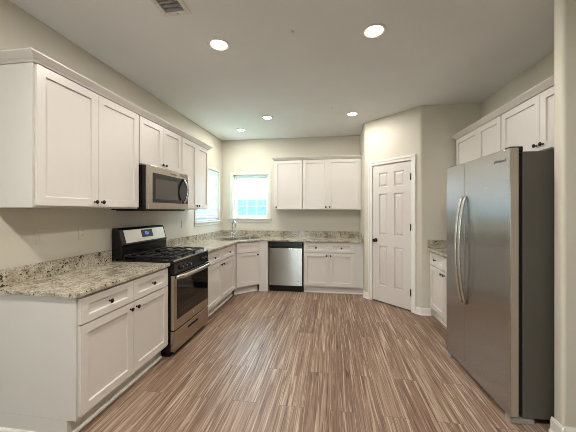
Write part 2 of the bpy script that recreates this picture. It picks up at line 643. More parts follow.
def knob_on(parent, x, z, yf, s=1.0):
    return MB().lathe([(r * s, h * s) for r, h in KNOB_PROF], (x, yf, z), (0, -1, 0), 16).build('knob', M['bronze'], parent)


FT = 0.020      # thickness of the fronts


def front(parent, kind, x0, z0, x1, z1, knob=None, stile=0.058):
    g = 0.0018
    x0, x1, z0, z1 = x0 + g, x1 - g, z0 + g, z1 - g
    st_ = min(stile, (z1 - z0) * 0.29)
    rects = [(x0 + stile, z0 + st_, x1 - stile, z1 - st_)]
    m = panel_front(MB(), x0, z0, x1, z1, -FT, -0.001, rects, 0.013, 0.0012)
    o = weld(m.build(kind, M['cab'], parent, 0.0012, 1))
    if knob:
        knob_on(o, knob[0], knob[1], -FT)
    return o


def base_cabinet(label, loc, rotz, w, fronts, depth=0.60, top=0.887, toe=0.115, end_left=0.0, end_right=0.0, hollow=False):
    t = thing('base_cabinet', label, 'cabinet', loc, rotz)
    m = MB()
    if hollow:
        m.box(0, 0, toe, w, 0.02, top)
        m.box(0, 0.02, toe, w, 0.2, toe + 0.02)
    else:
        m.box(0, 0, toe, w, depth, top)
    m.build('carcass', M['cab_side'], t, 0.001, 1)
    m = MB().box(0.0 if not hollow else 0.0, 0.062, 0.0, w, 0.08 if hollow else depth, toe)
    m.build('toe_kick', M['cab_side'], t)
    MB().extrude_x([(0.062, 0.0), (0.046, 0.0), (0.047, 0.010), (0.053, 0.018), (0.062, 0.020)], 0.0, w).build('shoe_moulding', M['trim'], t)
    for f in fronts:
        front(t, *f)
    return t


def upper_cabinet(label, loc, rotz, w, h, fronts, depth=0.298, bottom_trim=True):
    t = thing('upper_cabinet', label, 'cabinet', loc, rotz)
    MB().box(0, 0, 0, w, depth, h).build('carcass', M['cab_side'], t, 0.001, 1)
    for f in fronts:
        front(t, *f)
    return t


DZ0, DZ1, WZ0, WZ1 = 0.135, 0.700, 0.706, 0.872      # door and drawer front heights of base units

# left run, near unit
LB, LU = -1.55, -1.855                # carcass faces of the left base and upper runs
YN = 1.497
w = 2.462 - YN
h = w / 2
base_cabinet('white two-drawer base cabinet at the near end, its plain side panel facing the room', (LB, YN, 0), PI / 2, w, [
    ('drawer', 0.012, WZ0, h, WZ1, (h / 2, 0.789)), ('drawer', h, WZ0, w - 0.008, WZ1, (h * 1.5, 0.789)),
    ('door', 0.012, DZ0, h, DZ1, (h - 0.035, 0.655)), ('door', h, DZ0, w - 0.008, DZ1, (h + 0.035, 0.655))], depth=0.607)
# left run, past the range
y0 = 3.247
w = 4.452 - y0
h = 0.555
base_cabinet('white two-drawer base cabinet between the gas range and the corner sink', (LB, y0, 0), PI / 2, w, [
    ('drawer', 0.006, WZ0, h, WZ1, (h / 2, 0.789)), ('drawer', h, WZ0, 2 * h, WZ1, (h * 1.5, 0.789)),
    ('door', 0.006, DZ0, h, DZ1, (h - 0.035, 0.655)), ('door', h, DZ0, 2 * h, DZ1, (h + 0.035, 0.655))], depth=0.607)
# corner sink unit on the diagonal
pa, pb = Vector((-1.55, 4.458)), Vector((-1.228, 4.78))
w = (pb - pa).length
base_cabinet('white one-door corner sink cabinet set at an angle under the faucet', (pa.x, pa.y, 0), PI / 4, w, [
    ('drawer', 0.012, WZ0, w - 0.012, WZ1), ('door', 0.012, DZ0, w - 0.012, DZ1, (w - 0.05, 0.655))], hollow=True)
# end panel left of the dishwasher
t = tag(MB().box(-1.226, 4.762, 0.0, -1.069, 4.782, 0.887).box(-1.089, 4.78, 0.0, -1.069, 5.36, 0.887).build('end_panel', M['cab'], None, 0.0012, 1),
        'white floor-length filler panel between the corner sink cabinet and the dishwasher', 'cabinet panel')
# back run right of the dishwasher
XB0 = -0.436
w = 0.573 - XB0
h = 0.43
base_cabinet('white two-drawer base cabinet between the dishwasher and the pantry wall', (XB0, 4.782, 0), 0, w, [
    ('drawer', 0.008, WZ0, h, WZ1, (h / 2, 0.789)), ('drawer', h, WZ0, 2 * h - 0.004, WZ1, (h * 1.5, 0.789)),
    ('door', 0.008, DZ0, h, DZ1, (h - 0.035, 0.655)), ('door', h, DZ0, 2 * h - 0.004, DZ1, (h + 0.035, 0.655))], depth=0.59)
# right run, beside the fridge
w = 3.99 - 3.01
h = 0.47
base_cabinet('white base cabinet between the pantry wall and the steel fridge', (1.367, 3.99, 0), -PI / 2, w, [
    ('drawer', 0.03, WZ0, h, WZ1, (h / 2, 0.789)), ('drawer', h, WZ0, w, WZ1, (h * 1.5, 0.789)),
    ('door', 0.03, DZ0, h, DZ1, (h - 0.035, 0.655)), ('door', h, DZ0, w, DZ1, (h + 0.035, 0.655))], depth=0.61)

# upper cabinets
UB, UT = 1.442, 2.362
YU = 1.488
w = 2.455 - YU
h = w / 2
H = UT - UB
upper_cabinet('tall white two-door upper cabinet at the near end, left of the microwave', (LU, YU, UB), PI / 2, w, H, [
    ('door', 0.010, 0.012, h, H - 0.004, (h - 0.033, 0.05)), ('door', h, 0.012, w - 0.006, H - 0.004, (h + 0.033, 0.05))])
hz = 1.884
y0 = 2.459
w = 3.247 - y0
h = w / 2
upper_cabinet('short white two-door upper cabinet directly above the microwave', (LU, y0, hz), PI / 2, w, UT - hz, [
    ('door', 0.006, 0.006, h, UT - hz - 0.004, (h - 0.03, 0.045)), ('door', h, 0.006, w - 0.006, UT - hz - 0.004, (h + 0.03, 0.045))])
y0 = 3.251
w = 4.041 - y0
h = w / 2
upper_cabinet('tall white two-door upper cabinet between the microwave and the blinds', (LU, y0, UB), PI / 2, w, H, [
    ('door', 0.006, 0.010, h, H - 0.004, (h - 0.033, 0.05)), ('door', h, 0.010, w - 0.010, H - 0.004, (h + 0.033, 0.05))])
x0 = -1.015
w = -0.488 - x0
upper_cabinet('white single-door upper cabinet beside the back window', (x0, 5.076, UB), 0, w, H, [
    ('door', 0.008, 0.010, w - 0.004, H - 0.004, (0.045, 0.05))])
x0 = -0.484
w = 0.573 - x0
h = 0.462
upper_cabinet('white two-door upper cabinet on the back wall, touching the pantry wall', (x0, 5.076, UB), 0, w, H, [
    ('door', 0.004, 0.010, h, H - 0.004, (h - 0.035, 0.05)), ('door', h, 0.010, w - 0.030, H - 0.004, (h + 0.035, 0.05))])
XRU = 1.683
y0 = 3.945
w = y0 - 2.978
h = 0.55
upper_cabinet('white two-door upper cabinet over the right counter, farther from the room than the fridge', (XRU, y0, UB), -PI / 2, w, H, [
    ('door', 0.006, 0.010, h, H - 0.004, (h - 0.033, 0.05)), ('door', h, 0.010, w - 0.004, H - 0.004, (h + 0.033, 0.05))], depth=0.30)
y0 = 2.974
w = y0 - 2.012
h = w / 2
fz = 1.895
upper_cabinet('short white two-door upper cabinet directly above the steel fridge', (XRU, y0, fz), -PI / 2, w, UT - fz, [
    ('door', 0.006, 0.006, h + 0.02, UT - fz - 0.004, (h - 0.012, 0.052)), ('door', h + 0.02, 0.006, w - 0.004, UT - fz - 0.004, (h + 0.055, 0.052))], depth=0.30)


def crown(label, x0, y0, x1, y1, ox0, oy0, ox1, oy1):
    """sloped crown moulding around a run; o* = 1 on the open sides"""
    def ring(d, z):
        return [(x0 - d * ox0, y0 - d * oy0, z), (x1 + d * ox1, y0 - d * oy0, z), (x1 + d * ox1, y1 + d * oy1, z), (x0 - d * ox0, y1 + d * oy1, z)]
    m = MB()
    prof = [(0.004, UT + 0.001), (0.010, UT + 0.010), (0.022, UT + 0.020), (0.038, UT + 0.036), (0.046, UT + 0.044), (0.046, UT + 0.052)]
    v, f = [], []
    for d, z in prof:
        v += ring(d, z)
    n = len(prof)
    for k in range(n - 1):
        for q in range(4):
            q2 = (q + 1) % 4
            f.append((4 * k + q, 4 * k + q2, 4 * k + 4 + q2, 4 * k + 4 + q))
    f += [(3, 2, 1, 0), (4 * n - 4, 4 * n - 3, 4 * n - 2, 4 * n - 1)]
    m.add(v, f)
    return tag(m.build('crown_moulding', M['cab']), label, 'moulding')


crown('white crown moulding along the top of the left upper cabinets', XL + 0.002, YU, LU + FT, 4.041, 0, 1.3, 1, 1)
crown('white crown moulding along the top of the back wall cabinets', -1.015, 5.076 - FT, 0.573, YB - 0.002, 1, 1, 0, 0)
crown('white crown moulding along the top of the cabinets above the fridge', XRU - FT, 2.012, XR - 0.002, 3.945, 1, 0, 0, 1)

# ------------------------------------------------------------------ worktops
CT0, CT1 = 0.889, 0.918
YE = 1.468
m = filled_slab([(XL + 0.002, YE), (-1.512, YE), (-1.512, 2.466), (XL + 0.002, 2.466)], [], CT0, CT1)
wt = tag(m.build('worktop', M['granite'], None, 0.004, 2), 'beige speckled granite worktop on the near cabinet, left of the gas range', 'worktop')
MB().box(XL + 0.002, YE, CT1, XL + 0.022, 2.466, 1.030).build('backsplash', M['granite'], wt, 0.002, 1)

DC = Vector((-1.365, 4.59))            # middle of the diagonal front edge
DV = Vector((-1, 1)).normalized()      # towards the corner
SC = DC + DV * 0.375
SINK_W, SINK_D = 0.78, 0.44
hole = rounded_rect(SC.x, SC.y, SINK_W - 0.05, SINK_D - 0.05, 0.05, PI / 4)
m = filled_slab([(XL + 0.002, 3.243), (-1.512, 3.243), (-1.512, 4.443), (-1.212, 4.743), (0.571, 4.743), (0.571, YB - 0.002), (XL + 0.002, YB - 0.002)], [hole], CT0, CT1)
wt = tag(m.build('worktop', M['granite'], None, 0.004, 2), 'long L-shaped granite worktop holding the sink, turning along the back wall', 'worktop')
MB().prism([(XL + 0.002, 3.243), (XL + 0.022, 3.243), (XL + 0.022, YB - 0.022), (0.551, YB - 0.022), (0.551, 4.78), (0.571, 4.78), (0.571, YB - 0.002), (XL + 0.002, YB - 0.002)], CT1, 1.030).build('backsplash', M['granite'], wt, 0.002, 1)
m = filled_slab([(1.320, 3.0), (XR - 0.002, 3.0), (XR - 0.002, 3.992), (1.320, 3.992)], [], CT0, CT1)
wt = tag(m.build('worktop', M['granite'], None, 0.004, 2), 'short granite worktop beside the steel fridge', 'worktop')
MB().prism([(1.326, 3.992), (1.326, 3.972), (XR - 0.022, 3.972), (XR - 0.022, 3.0), (XR - 0.002, 3.0), (XR - 0.002, 3.992)], CT1, 1.030).build('backsplash', M['granite'], wt, 0.002, 1)

# sink: two bowls dropped into the diagonal hole
t = thing('kitchen_sink', 'stainless double-bowl sink set in the corner of the worktop', 'sink', (SC.x, SC.y, CT1), PI / 4)
hw = (SINK_W - 0.07) / 2
bowls = [rounded_rect(s * (hw / 2 + 0.006), 0, hw - 0.03, SINK_D - 0.075, 0.05) for s in (-1, 1)]
filled_slab(rounded_rect(0, 0, SINK_W, SINK_D, 0.06), bowls, 0.0005, 0.006).build('rim', M['sink'], t, 0.002, 1)
for s in (-1, 1):
    cx = s * (hw / 2 + 0.006)
    m = MB()
    rings = []
    for ins, z in ((0.0, 0.002), (0.006, -0.03), (0.012, -0.12), (0.03, -0.15), (0.12, -0.155)):
        rings.append([(x, y, z) for x, y in rounded_rect(cx, 0, hw - 0.03 - 2 * ins, SINK_D - 0.075 - 2 * ins, max(0.02, 0.05 - ins * 0.2))])
    n = len(rings[0])
    v = [p for r_ in rings for p in r_]
    f = [(k * n + i, k * n + (i + 1) % n, (k + 1) * n + (i + 1) % n, (k + 1) * n + i) for k in range(len(rings) - 1) for i in range(n)]
    f.append(tuple((len(rings) - 1) * n + i for i in range(n)))
    m.add(v, f, 0, True)
    bo = m.build('bowl', M['sink'], t)
    MB().lathe([(0.04, 0.0), (0.04, 0.003), (0.025, 0.003), (0.02, 0.0)], (cx, 0, -0.1545), (0, 0, 1), 20).build('drain', M['chrome'], bo)

# faucet behind the sink
fp = DC + DV * 0.655
t = thing('faucet', 'tall chrome gooseneck faucet standing behind the corner sink', 'faucet', (fp.x, fp.y, CT1), PI / 4)
MB().lathe([(0.034, 0.0), (0.034, 0.006), (0.026, 0.012), (0.022, 0.02), (0.021, 0.085), (0.016, 0.1), (0.0, 0.1)], (0, 0, 0.0005)).build('body', M['chrome'], t)
pts = [(0, 0, 0.09), (0, 0, 0.225)] + [(0, -0.075 + 0.075 * math.cos(a_), 0.225 + 0.085 * math.sin(a_)) for a_ in [PI * k / 10 for k in range(1, 11)]] + [(0, -0.15, 0.185)]
MB().tube(pts, 0.0125, 12).build('spout', M['chrome'], t)
MB().tube([(0.02, 0, 0.06), (0.05, -0.005, 0.068), (0.085, -0.01, 0.10), (0.10, -0.012, 0.125)], [0.013, 0.011, 0.009, 0.008], 10).build('lever', M['chrome'], t)

# ------------------------------------------------------------------ gas range
RY, RW = 2.475, 0.762
t = thing('gas_range', 'black and stainless gas range standing between the left base cabinets', 'range', (-1.522, RY, 0), PI / 2)
MB().box(0, 0, 0.05, RW, 0.625, 0.905).build('body', M['black'], t, 0.003)
MB().box(0.01, 0.015, 0.0, RW - 0.01, 0.55, 0.05).build('kick_plate', M['blackmatte'], t)
ck = MB().extrude_x([(-0.038, 0.905), (-0.038, 0.925), (-0.028, 0.936), (0.56, 0.936), (0.56, 0.905)], -0.003, RW + 0.003).build('cooktop', M['black'], t, 0.003)
MB().box(0.0, -0.041, 0.925, RW, -0.026, 0.940).build('edge_trim', M['steel_plain'], ck, 0.003)
for cx, cy, r in ((0.17, 0.13, 0.046), (0.17, 0.39, 0.038), (0.38, 0.26, 0.05), (0.59, 0.13, 0.05), (0.59, 0.39, 0.034)):
    bn = MB().lathe([(r, 0.0), (r, 0.010), (r * 0.9, 0.013), (r * 0.9, 0.018), (r * 0.7, 0.021), (0, 0.021)], (cx, cy, 0.936)).build('burner', M['iron'], t)
for gx0, gx1 in ((0.02, 0.255), (0.262, 0.498), (0.505, 0.742)):
    m = MB()
    zt = 0.972
    cxm = (gx0 + gx1) / 2
    for yy in (0.005, 0.255, 0.505):
        m.box(gx0, yy, zt - 0.014, gx1, yy + 0.012, zt)
    for xx in (gx0, gx1 - 0.012):
        m.box(xx, 0.005, zt - 0.014, xx + 0.012, 0.517, zt)
    m.box(cxm - 0.006, 0.005, zt - 0.012, cxm + 0.006, 0.10, zt + 0.001)
    m.box(cxm - 0.006, 0.17, zt - 0.012, cxm + 0.006, 0.35, zt + 0.001)
    m.box(cxm - 0.006, 0.42, zt - 0.012, cxm + 0.006, 0.517, zt + 0.001)
    for yy in (0.13, 0.385):
        m.box(gx0, yy - 0.005, zt - 0.012, gx0 + 0.075, yy + 0.005, zt + 0.001)
        m.box(gx1 - 0.075, yy - 0.005, zt - 0.012, gx1, yy + 0.005, zt + 0.001)
    for xx in (gx0, gx1 - 0.012):
        for yy in (0.005, 0.505):
            m.box(xx, yy, 0.937, xx + 0.012, yy + 0.012, zt)
    m.build('grate', M['iron'], t, 0.003, 1)
cp = MB().extrude_x([(0.0, 0.795), (-0.046, 0.800), (-0.040, 0.905), (0.0, 0.905)], 0, RW).build('control_panel', M['black'], t, 0.003)
for kx in (0.125, 0.205, 0.285, 0.60, 0.68):
    kb = MB().lathe([(0.024, 0.0), (0.024, 0.004), (0.019, 0.008), (0.016, 0.026), (0.0, 0.027)], (kx, -0.043, 0.853), (0, -1, 0.06), 20).build('knob', M['blackmatte'], cp)
    MB().box(kx - 0.0022, -0.0725, 0.842, kx + 0.0022, -0.0690, 0.868).build('pointer', M['steel_plain'], kb)
dr = MB().box(0.004, -0.045, 0.258, RW - 0.004, 0.0, 0.790).build('oven_door', M['range_steel'], t, 0.005)
MB().box(0.050, -0.0475, 0.355, RW - 0.030, -0.044, 0.778).build('window', M['glass'], dr, 0.001, 1)
pts = []
for k in range(17):
    s = k / 16
    e = min(1.0, min(s, 1 - s) / 0.10)
    pts.append((0.03 + s * (RW - 0.06), -0.045 - 0.050 * (1 - (1 - e) ** 2) - 0.010 * math.sin(PI * s), 0.775))
MB().tube(pts, 0.022, 12, 0, 0.7).build('handle', M['steel_plain'], dr)
MB().lathe([(0.017, 0), (0.017, 0.002), (0.015, 0.003), (0, 0.003)], (RW / 2, -0.045, 0.309), (0, -1, 0), 20).build('emblem', M['steel_plain'], dr)
dw = MB().box(0.004, -0.040, 0.050, RW - 0.004, 0.0, 0.236).box(0.004, -0.047, 0.236, RW - 0.004, 0.0, 0.250).build('drawer', M['range_steel'], t, 0.003)
MB().box(0.27, -0.0412, 0.178, 0.49, -0.038, 0.200).build('finger_slot', M['blackmatte'], dw)
bg = MB().extrude_x([(0.523, 0.936), (0.520, 1.055), (0.510, 1.075), (0.555, 1.232), (0.575, 1.246), (0.630, 1.246), (0.630, 0.905), (0.588, 0.905), (0.585, 0.936)], -0.002, RW + 0.002)
bg = bg.build('backguard', M['black'], t, 0.008, 3)


def on_guard(x, s, d=0.0):
    """point on the tilted face of the backguard, s along the slope 0..1, d out of it"""
    p, q = Vector((0.510, 1.075)), Vector((0.555, 1.232))
    c = p + (q - p) * s
    n = Vector((-(q - p).y, (q - p).x)).normalized()
    c = c + n * d
    return (x, c.x, c.y)


def guard_plate(name, x0_, x1_, s0, s1, d, m_, parent):
    a_ = [on_guard(x0_, s0, 0), on_guard(x1_, s0, 0), on_guard(x1_, s1, 0), on_guard(x0_, s1, 0)]
    b_ = [on_guard(x0_, s0, d), on_guard(x1_, s0, d), on_guard(x1_, s1, d), on_guard(x0_, s1, d)]
    return MB().loft(a_, b_).build(name, m_, parent)


gp = guard_plate('trim_plate', 0.055, RW - 0.03, 0.10, 0.93, 0.003, M['steel_plain'], bg)
guard_plate('clock_display', 0.315, 0.505, 0.34, 0.86, 0.0045, M['screen'], bg)
for q, (dx, w_) in enumerate(((0.375, 0.016), (0.398, 0.016), (0.422, 0.010))):
    guard_plate('digit', dx, dx + w_, 0.50, 0.72, 0.0052, M['display'], bg)

# ------------------------------------------------------------------ microwave above the range
MZ, MH = 1.428, 0.449
t = thing('microwave', 'stainless over-the-range microwave with black glass front and curved handle', 'microwave', (-1.782, RY, MZ), PI / 2)
MB().box(0, 0, 0, RW, 0.378, MH).build('body', M['black'], t, 0.003)
dr = MB().box(0.0, -0.036, 0.012, RW, 0.0, MH).build('door', M['steel'], t, 0.004)
gl = MB().box(0.062, -0.039, 0.078, RW - 0.014, -0.035, 0.378).build('glass_panel', M['glass'], dr, 0.001, 1)
MB().box(0.10, -0.0397, 0.115, 0.515, -0.0385, 0.325).build('viewing_window', M['mwglass'], gl)
MB().box(0.37, -0.0375, 0.400, 0.50, -0.0355, 0.412).build('emblem', M['logo'], dr)
for k in range(4):
    MB().box(0.56, -0.0368, 0.396 + k * 0.010, 0.745, -0.0355, 0.400 + k * 0.010).build('vent_slot', M['blackmatte'], dr)
pts = []
for k in range(15):
    s = k / 14
    pts.append((0.640, -0.040 - 0.062 * math.sin(PI * s) ** 0.8, 0.082 + s * 0.292))
MB().tube(pts, 0.013, 12, 0, 1.2).build('handle', M['chrome'], dr)
MB().box(0.02, 0.005, -0.006, RW - 0.02, 0.34, 0.0).build('filter_grille', M['blackmatte'], t)

# ------------------------------------------------------------------ dishwasher
DX0, DX1 = -1.064, -0.440
t = thing('dishwasher', 'stainless dishwasher with a black control strip under the back worktop', 'dishwasher', (DX0, 4.775, 0), 0)
wd = DX1 - DX0
MB().box(0.01, 0.03, 0.10, wd - 0.01, 0.57, 0.872).build('body', M['blackmatte'], t)
MB().box(0.012, 0.055, 0.0, wd - 0.012, 0.09, 0.105).build('kick_plate', M['blackmatte'], t)
MB().box(0.008, -0.010, 0.115, wd - 0.018, 0.03, 0.772).build('door', M['dishwasher'], t, 0.006, 3)
MB().box(0.008, -0.008, 0.778, wd - 0.018, 0.03, 0.880).build('control_strip', M['black'], t, 0.004)
MB().box(wd - 0.115, -0.0112, 0.185, wd - 0.065, -0.0095, 0.197).build('emblem', M['logo'], t)

# ------------------------------------------------------------------ fridge
FA = Vector((1.155, 2.948))
FB = Vector((1.190, 2.031))
fw = (FB - FA).length
t = thing('refrigerator', 'large stainless side-by-side fridge standing in the alcove by the stub wall', 'fridge', (FA.x, FA.y, 0), math.atan2(FB.y - FA.y, FB.x - FA.x))
SEAM = 0.345
MB().box(0.004, 0.082, 0.045, fw - 0.004, 0.745, 1.816).build('body', M['fside'], t, 0.006, 3)
MB().box(0.012, 0.050, 0.07, fw - 0.012, 0.084, 1.81).build('gasket', M['blackmatte'], t)
DTH = 0.056
for nm, xa, xb, lab in (('freezer_door', 0.0, SEAM - 0.003, None), ('fridge_door', SEAM + 0.003, fw, None)):
    d = MB().box(xa, 0.0, 0.045, xb, DTH, 1.842).build(nm, M['fridge'], t, 0.007, 3)
    hx = xb - 0.026 if nm == 'freezer_door' else xa + 0.026
    pts = []
    for k in range(25):
        s = k / 24
        pts.append((hx + 0.0, -0.004 - 0.058 * math.sin(PI * s) ** 0.62, 0.62 + s * 0.925))
    MB().tube(pts, 0.0135, 12, 0, 0.85).build('handle', M['steel_plain'], d)
    if nm == 'fridge_door':
        MB().box(xb - 0.002, 0.006, 0.052, xb + 0.0006, DTH - 0.004, 1.835).build('door_edge', M['edge'], d)
        cu = bpy.data.curves.new('logo', 'FONT')
        cu.body = 'Whirlpool'
        cu.size = 0.031
        cu.extrude = 0.0006
        tmp = bpy.data.objects.new('logo', cu)
        COL.objects.link(tmp)
        dg = bpy.context.evaluated_depsgraph_get()
        lm = bpy.data.meshes.new_from_object(tmp.evaluated_get(dg))
        bpy.data.objects.remove(tmp)
        lm.materials.clear()
        lm.materials.append(M['logo'])
        lo = bpy.data.objects.new('logo', lm)
        COL.objects.link(lo)
        lo.parent = d
        lo.location = (0.748, -0.0007, 1.758)
        lo.rotation_euler = (PI / 2, 0, 0)
for xx in (0.05, fw - 0.05):
    MB().box(xx - 0.03, 0.014, 1.816, xx + 0.03, 0.095, 1.854).build('hinge_cover', M['blackmatte'], t, 0.006)
MB().box(0.03, 0.085, 0.012, fw - 0.03, 0.11, 0.06).build('base_grille', M['blackmatte'], t)
for xx in (0.012, fw - 0.072):
    MB().box(xx, 0.01, 0.0, xx + 0.06, 0.16, 0.038).build('foot', M['grey'], t, 0.006)
MB().box(0.03, 0.60, 0.0, 0.10, 0.70, 0.047).build('rear_roller', M['blackmatte'], t)

# ------------------------------------------------------------------ pantry door
dn = bpy.data.objects.new('door_1', None)
COL.objects.link(dn)
dn.location = (P0.x, P0.y, 0)
dn.rotation_euler = (0, 0, -PI / 4)
struct(dn)
dx0, dx1, dz0, dz1 = 0.157, 0.800, 0.018, 2.128
s1, s2, ms = 0.115, 0.112, 0.112
mid = (dx0 + dx1) / 2
rects = []
for za, zb in ((0.265, 0.880), (1.050, 1.685), (1.792, 2.010)):
    rects.append((dx0 + s1, za, mid - ms / 2, zb))
    rects.append((mid + ms / 2, za, dx1 - s2, zb))
m = panel_front(MB(), dx0, dz0, dx1, dz1, 0.008, 0.043, rects, 0.014, 0.005, True)
slab = weld(m.build('slab', M['door'], dn))
m = MB()
m.box(T0, -0.002, 0, dx0 - 0.005, 0.1, DTOP)
m.box(dx1 + 0.004, -0.002, 0, T1, 0.1, DTOP)
m.box(T0, -0.002, dz1 + 0.006, T1, 0.1, DTOP)
m.build('jamb', M['trim'], dn)
cw, cth = 0.066, 0.018
m = MB()
xa, xb = T0 + 0.014, T1 - 0.014


def casing_v(m, xi, xo, z1_):
    lo, hi = (xo, xi) if xo < xi else (xi, xo)
    sgn = 1 if xi > xo else -1
    m.box(lo, -cth * 0.55, 0, hi, 0.0, z1_)
    m.box(*(sorted((xo, xo + sgn * 0.030))[0], -cth, 0, sorted((xo, xo + sgn * 0.030))[1], 0.0, z1_))


casing_v(m, xa, xa - cw, 2.142 + cw)
casing_v(m, xb, xb + cw, 2.142 + cw)
m.box(xa, -cth * 0.55, 2.142, xb, 0.0, 2.142 + cw)
m.box(xa - cw + 0.03, -cth, 2.142 + cw - 0.03, xb + cw - 0.03, 0.0, 2.142 + cw)
m.build('casing', M['trim'], dn, 0.003)
kn = MB().lathe([(0.031, 0.0), (0.031, 0.005), (0.014, 0.009), (0.011, 0.03), (0.022, 0.038), (0.028, 0.050), (0.024, 0.062), (0.0, 0.067)], (dx0 + 0.058, 0.008, 0.962), (0, -1, 0), 24).build('knob', M['bronze'], dn)
for hz_ in (0.27, 1.19, 1.905):
    MB().tube([(dx1 + 0.003, -0.010, hz_ - 0.05), (dx1 + 0.003, -0.010, hz_ + 0.05)], 0.0075, 10).box(dx1 - 0.012, -0.0065, hz_ - 0.046, dx1 + 0.014, -0.0035, hz_ + 0.046).build('hinge', M['bronze'], dn)


# ------------------------------------------------------------------ baseboards
def baseboard(name, p, q, hgt=0.098):
    p, q = Vector((p[0], p[1])), Vector((q[0], q[1]))
    ln = (q - p).length
    m = MB().extrude_x([(0, 0), (-0.022, 0), (-0.022, 0.012), (-0.014, 0.022), (-0.013, hgt - 0.018), (-0.008, hgt - 0.006), (-0.005, hgt), (0, hgt)], 0, ln)
    o = m.build(name, M['trim'])
    o.location = (p.x, p.y, 0)
    o.rotation_euler = (0, 0, math.atan2(q.y - p.y, q.x - p.x))
    return struct(o)


baseboard('baseboard_pantry_side', (0.575, 4.735), (0.575, 4.652))
baseboard('baseboard_pantry', at(-0.006), at(T0 + 0.014 - cw))
baseboard('baseboard_pantry', at(T1 - 0.014 + cw), at(0.950))
baseboard('baseboard_alcove', (1.238, 3.994), (1.364, 3.994))
baseboard('baseboard_stub', (XS - 0.018, YS0), (XR2, YS0))
baseboard('baseboard_stub', (XS, YS1 + 0.002), (XS, YS0 - 0.018))
baseboard('baseboard_left', (XL, YR0), (XL, YN - 0.01))
o = MB().extrude_x([(0, 0), (-0.016, 0), (-0.015, 0.010), (-0.009, 0.018), (0, 0.020)], XL + 0.002, -1.612).build('trim_1', M['trim'], loc=(0, YN, 0))
struct(o)


# ------------------------------------------------------------------ windows
def window(name, loc, rotz, w, h, wall=T, grid=(3, 2), upper=True):
    """single-hung window; origin at lower left of the opening on the room face, y outwards"""
    r = bpy.data.objects.new(name, None)
    COL.objects.link(r)
    r.location = loc
    r.rotation_euler = (0, 0, rotz)
    struct(r)
    fy0, fy1, fw_ = wall - 0.055, wall + 0.01, 0.032
    m = MB()
    m.box(0, fy0, 0, fw_, fy1, h).box(w - fw_, fy0, 0, w, fy1, h).box(fw_, fy0, 0, w - fw_, fy1, fw_).box(fw_, fy0, h - fw_, w - fw_, fy1, h)
    m.build('frame', M['vinyl'], r, 0.003, 1)
    for nm, za, zb, ya in (('lower_sash', fw_, h / 2 + 0.016, fy0 + 0.006), ('upper_sash', h / 2 - 0.016, h - fw_, fy0 + 0.034)):
        sw = 0.030
        m = MB()
        m.box(fw_, ya, za, fw_ + sw, ya + 0.026, zb).box(w - fw_ - sw, ya, za, w - fw_, ya + 0.026, zb)
        m.box(fw_ + sw, ya, za, w - fw_ - sw, ya + 0.026, za + sw).box(fw_ + sw, ya, zb - sw, w - fw_ - sw, ya + 0.026, zb)
        sash = m.build(nm, M['vinyl'], r, 0.002, 1)
        m = MB()
        x0_, x1_, z0_, z1_ = fw_ + sw, w - fw_ - sw, za + sw, zb - sw
        if nm == 'upper_sash' and not upper:
            m = None
        for k in range(1, grid[0]) if m else ():
            c = x0_ + (x1_ - x0_) * k / grid[0]
            m.box(c - 0.008, ya + 0.005, z0_, c + 0.008, ya + 0.021, z1_)
        for k in range(1, grid[1]) if m else ():
            c = z0_ + (z1_ - z0_) * k / grid[1]
            m.box(x0_, ya + 0.0055, c - 0.008, x1_, ya + 0.0205, c + 0.008)
        if m:
            m.build('muntins', M['vinyl'], sash)
        MB().box(x0_ - 0.004, ya + 0.011, z0_ - 0.004, x1_ + 0.004, ya + 0.015, z1_ + 0.004).build('pane', M['pane'], sash)
    return r


ww, wh = W1[1] - W1[0], W1[3] - W1[2]
window('window_1', (W1[0], YB, W1[2]), 0, ww, wh, upper=False)
ww2, wh2 = W2[1] - W2[0], W2[3] - W2[2]
window('window_2', (XL, W2[0], W2[2]), PI / 2, ww2, wh2)
window('window_3', (-1.05, YR0, 0.3), PI, 0.7, 1.9, T, (2, 3))


def casing(name, loc, rotz, w, h, c=0.058):
    m = MB()
    th = 0.014
    m.box(-c, -th, -0.005, 0.0, -0.0005, h + c).box(w, -th, -0.005, w + c, -0.0005, h + c).box(0, -th, h, w, -0.0005, h + c)
    m.box(-c - 0.02, -0.035, -0.025, w + c + 0.02, -0.0005, -0.005)
    m.box(-c, -th, -0.075, w + c, -0.0005, -0.025)
    o_ = m.build(name, M['wall_trim'], None, 0.003, 1)
    o_.location = loc
    o_.rotation_euler = (0, 0, rotz)
    return struct(o_)


casing('trim_2', (W1[0], YB, W1[2]), 0, ww, wh)
casing('trim_3', (XL, W2[0], W2[2]), PI / 2, ww2, wh2, 0.045)

# blind hanging in the left window
t = thing('window_blind', 'white horizontal-slat blind hanging in the window on the left wall', 'blind', (XL, W2[0], W2[2]), PI / 2)
MB().box(0.008, 0.008, wh2 - 0.045, ww2 - 0.008, 0.050, wh2 - 0.004).build('headrail', M['blind'], t, 0.003)
m = MB()
ns = 20
for k in range(ns):
    zc = 0.045 + k * (wh2 - 0.105) / (ns - 1)
    c, s = math.cos(0.95) * 0.023, -math.sin(0.95) * 0.023
    m.add([(0.012, 0.03 - c, zc - s), (ww2 - 0.012, 0.03 - c, zc - s), (ww2 - 0.012, 0.03 + c, zc + s), (0.012, 0.03 + c, zc + s),
           (0.012, 0.03 - c, zc - s + 0.002), (ww2 - 0.012, 0.03 - c, zc - s + 0.002), (ww2 - 0.012, 0.03 + c, zc + s + 0.002), (0.012, 0.03 + c, zc + s + 0.002)],
          [(0, 3, 2, 1), (4, 5, 6, 7), (0, 1, 5, 4), (1, 2, 6, 5), (2, 3, 7, 6), (3, 0, 4, 7)])
m.build('slats', M['blind'], t)
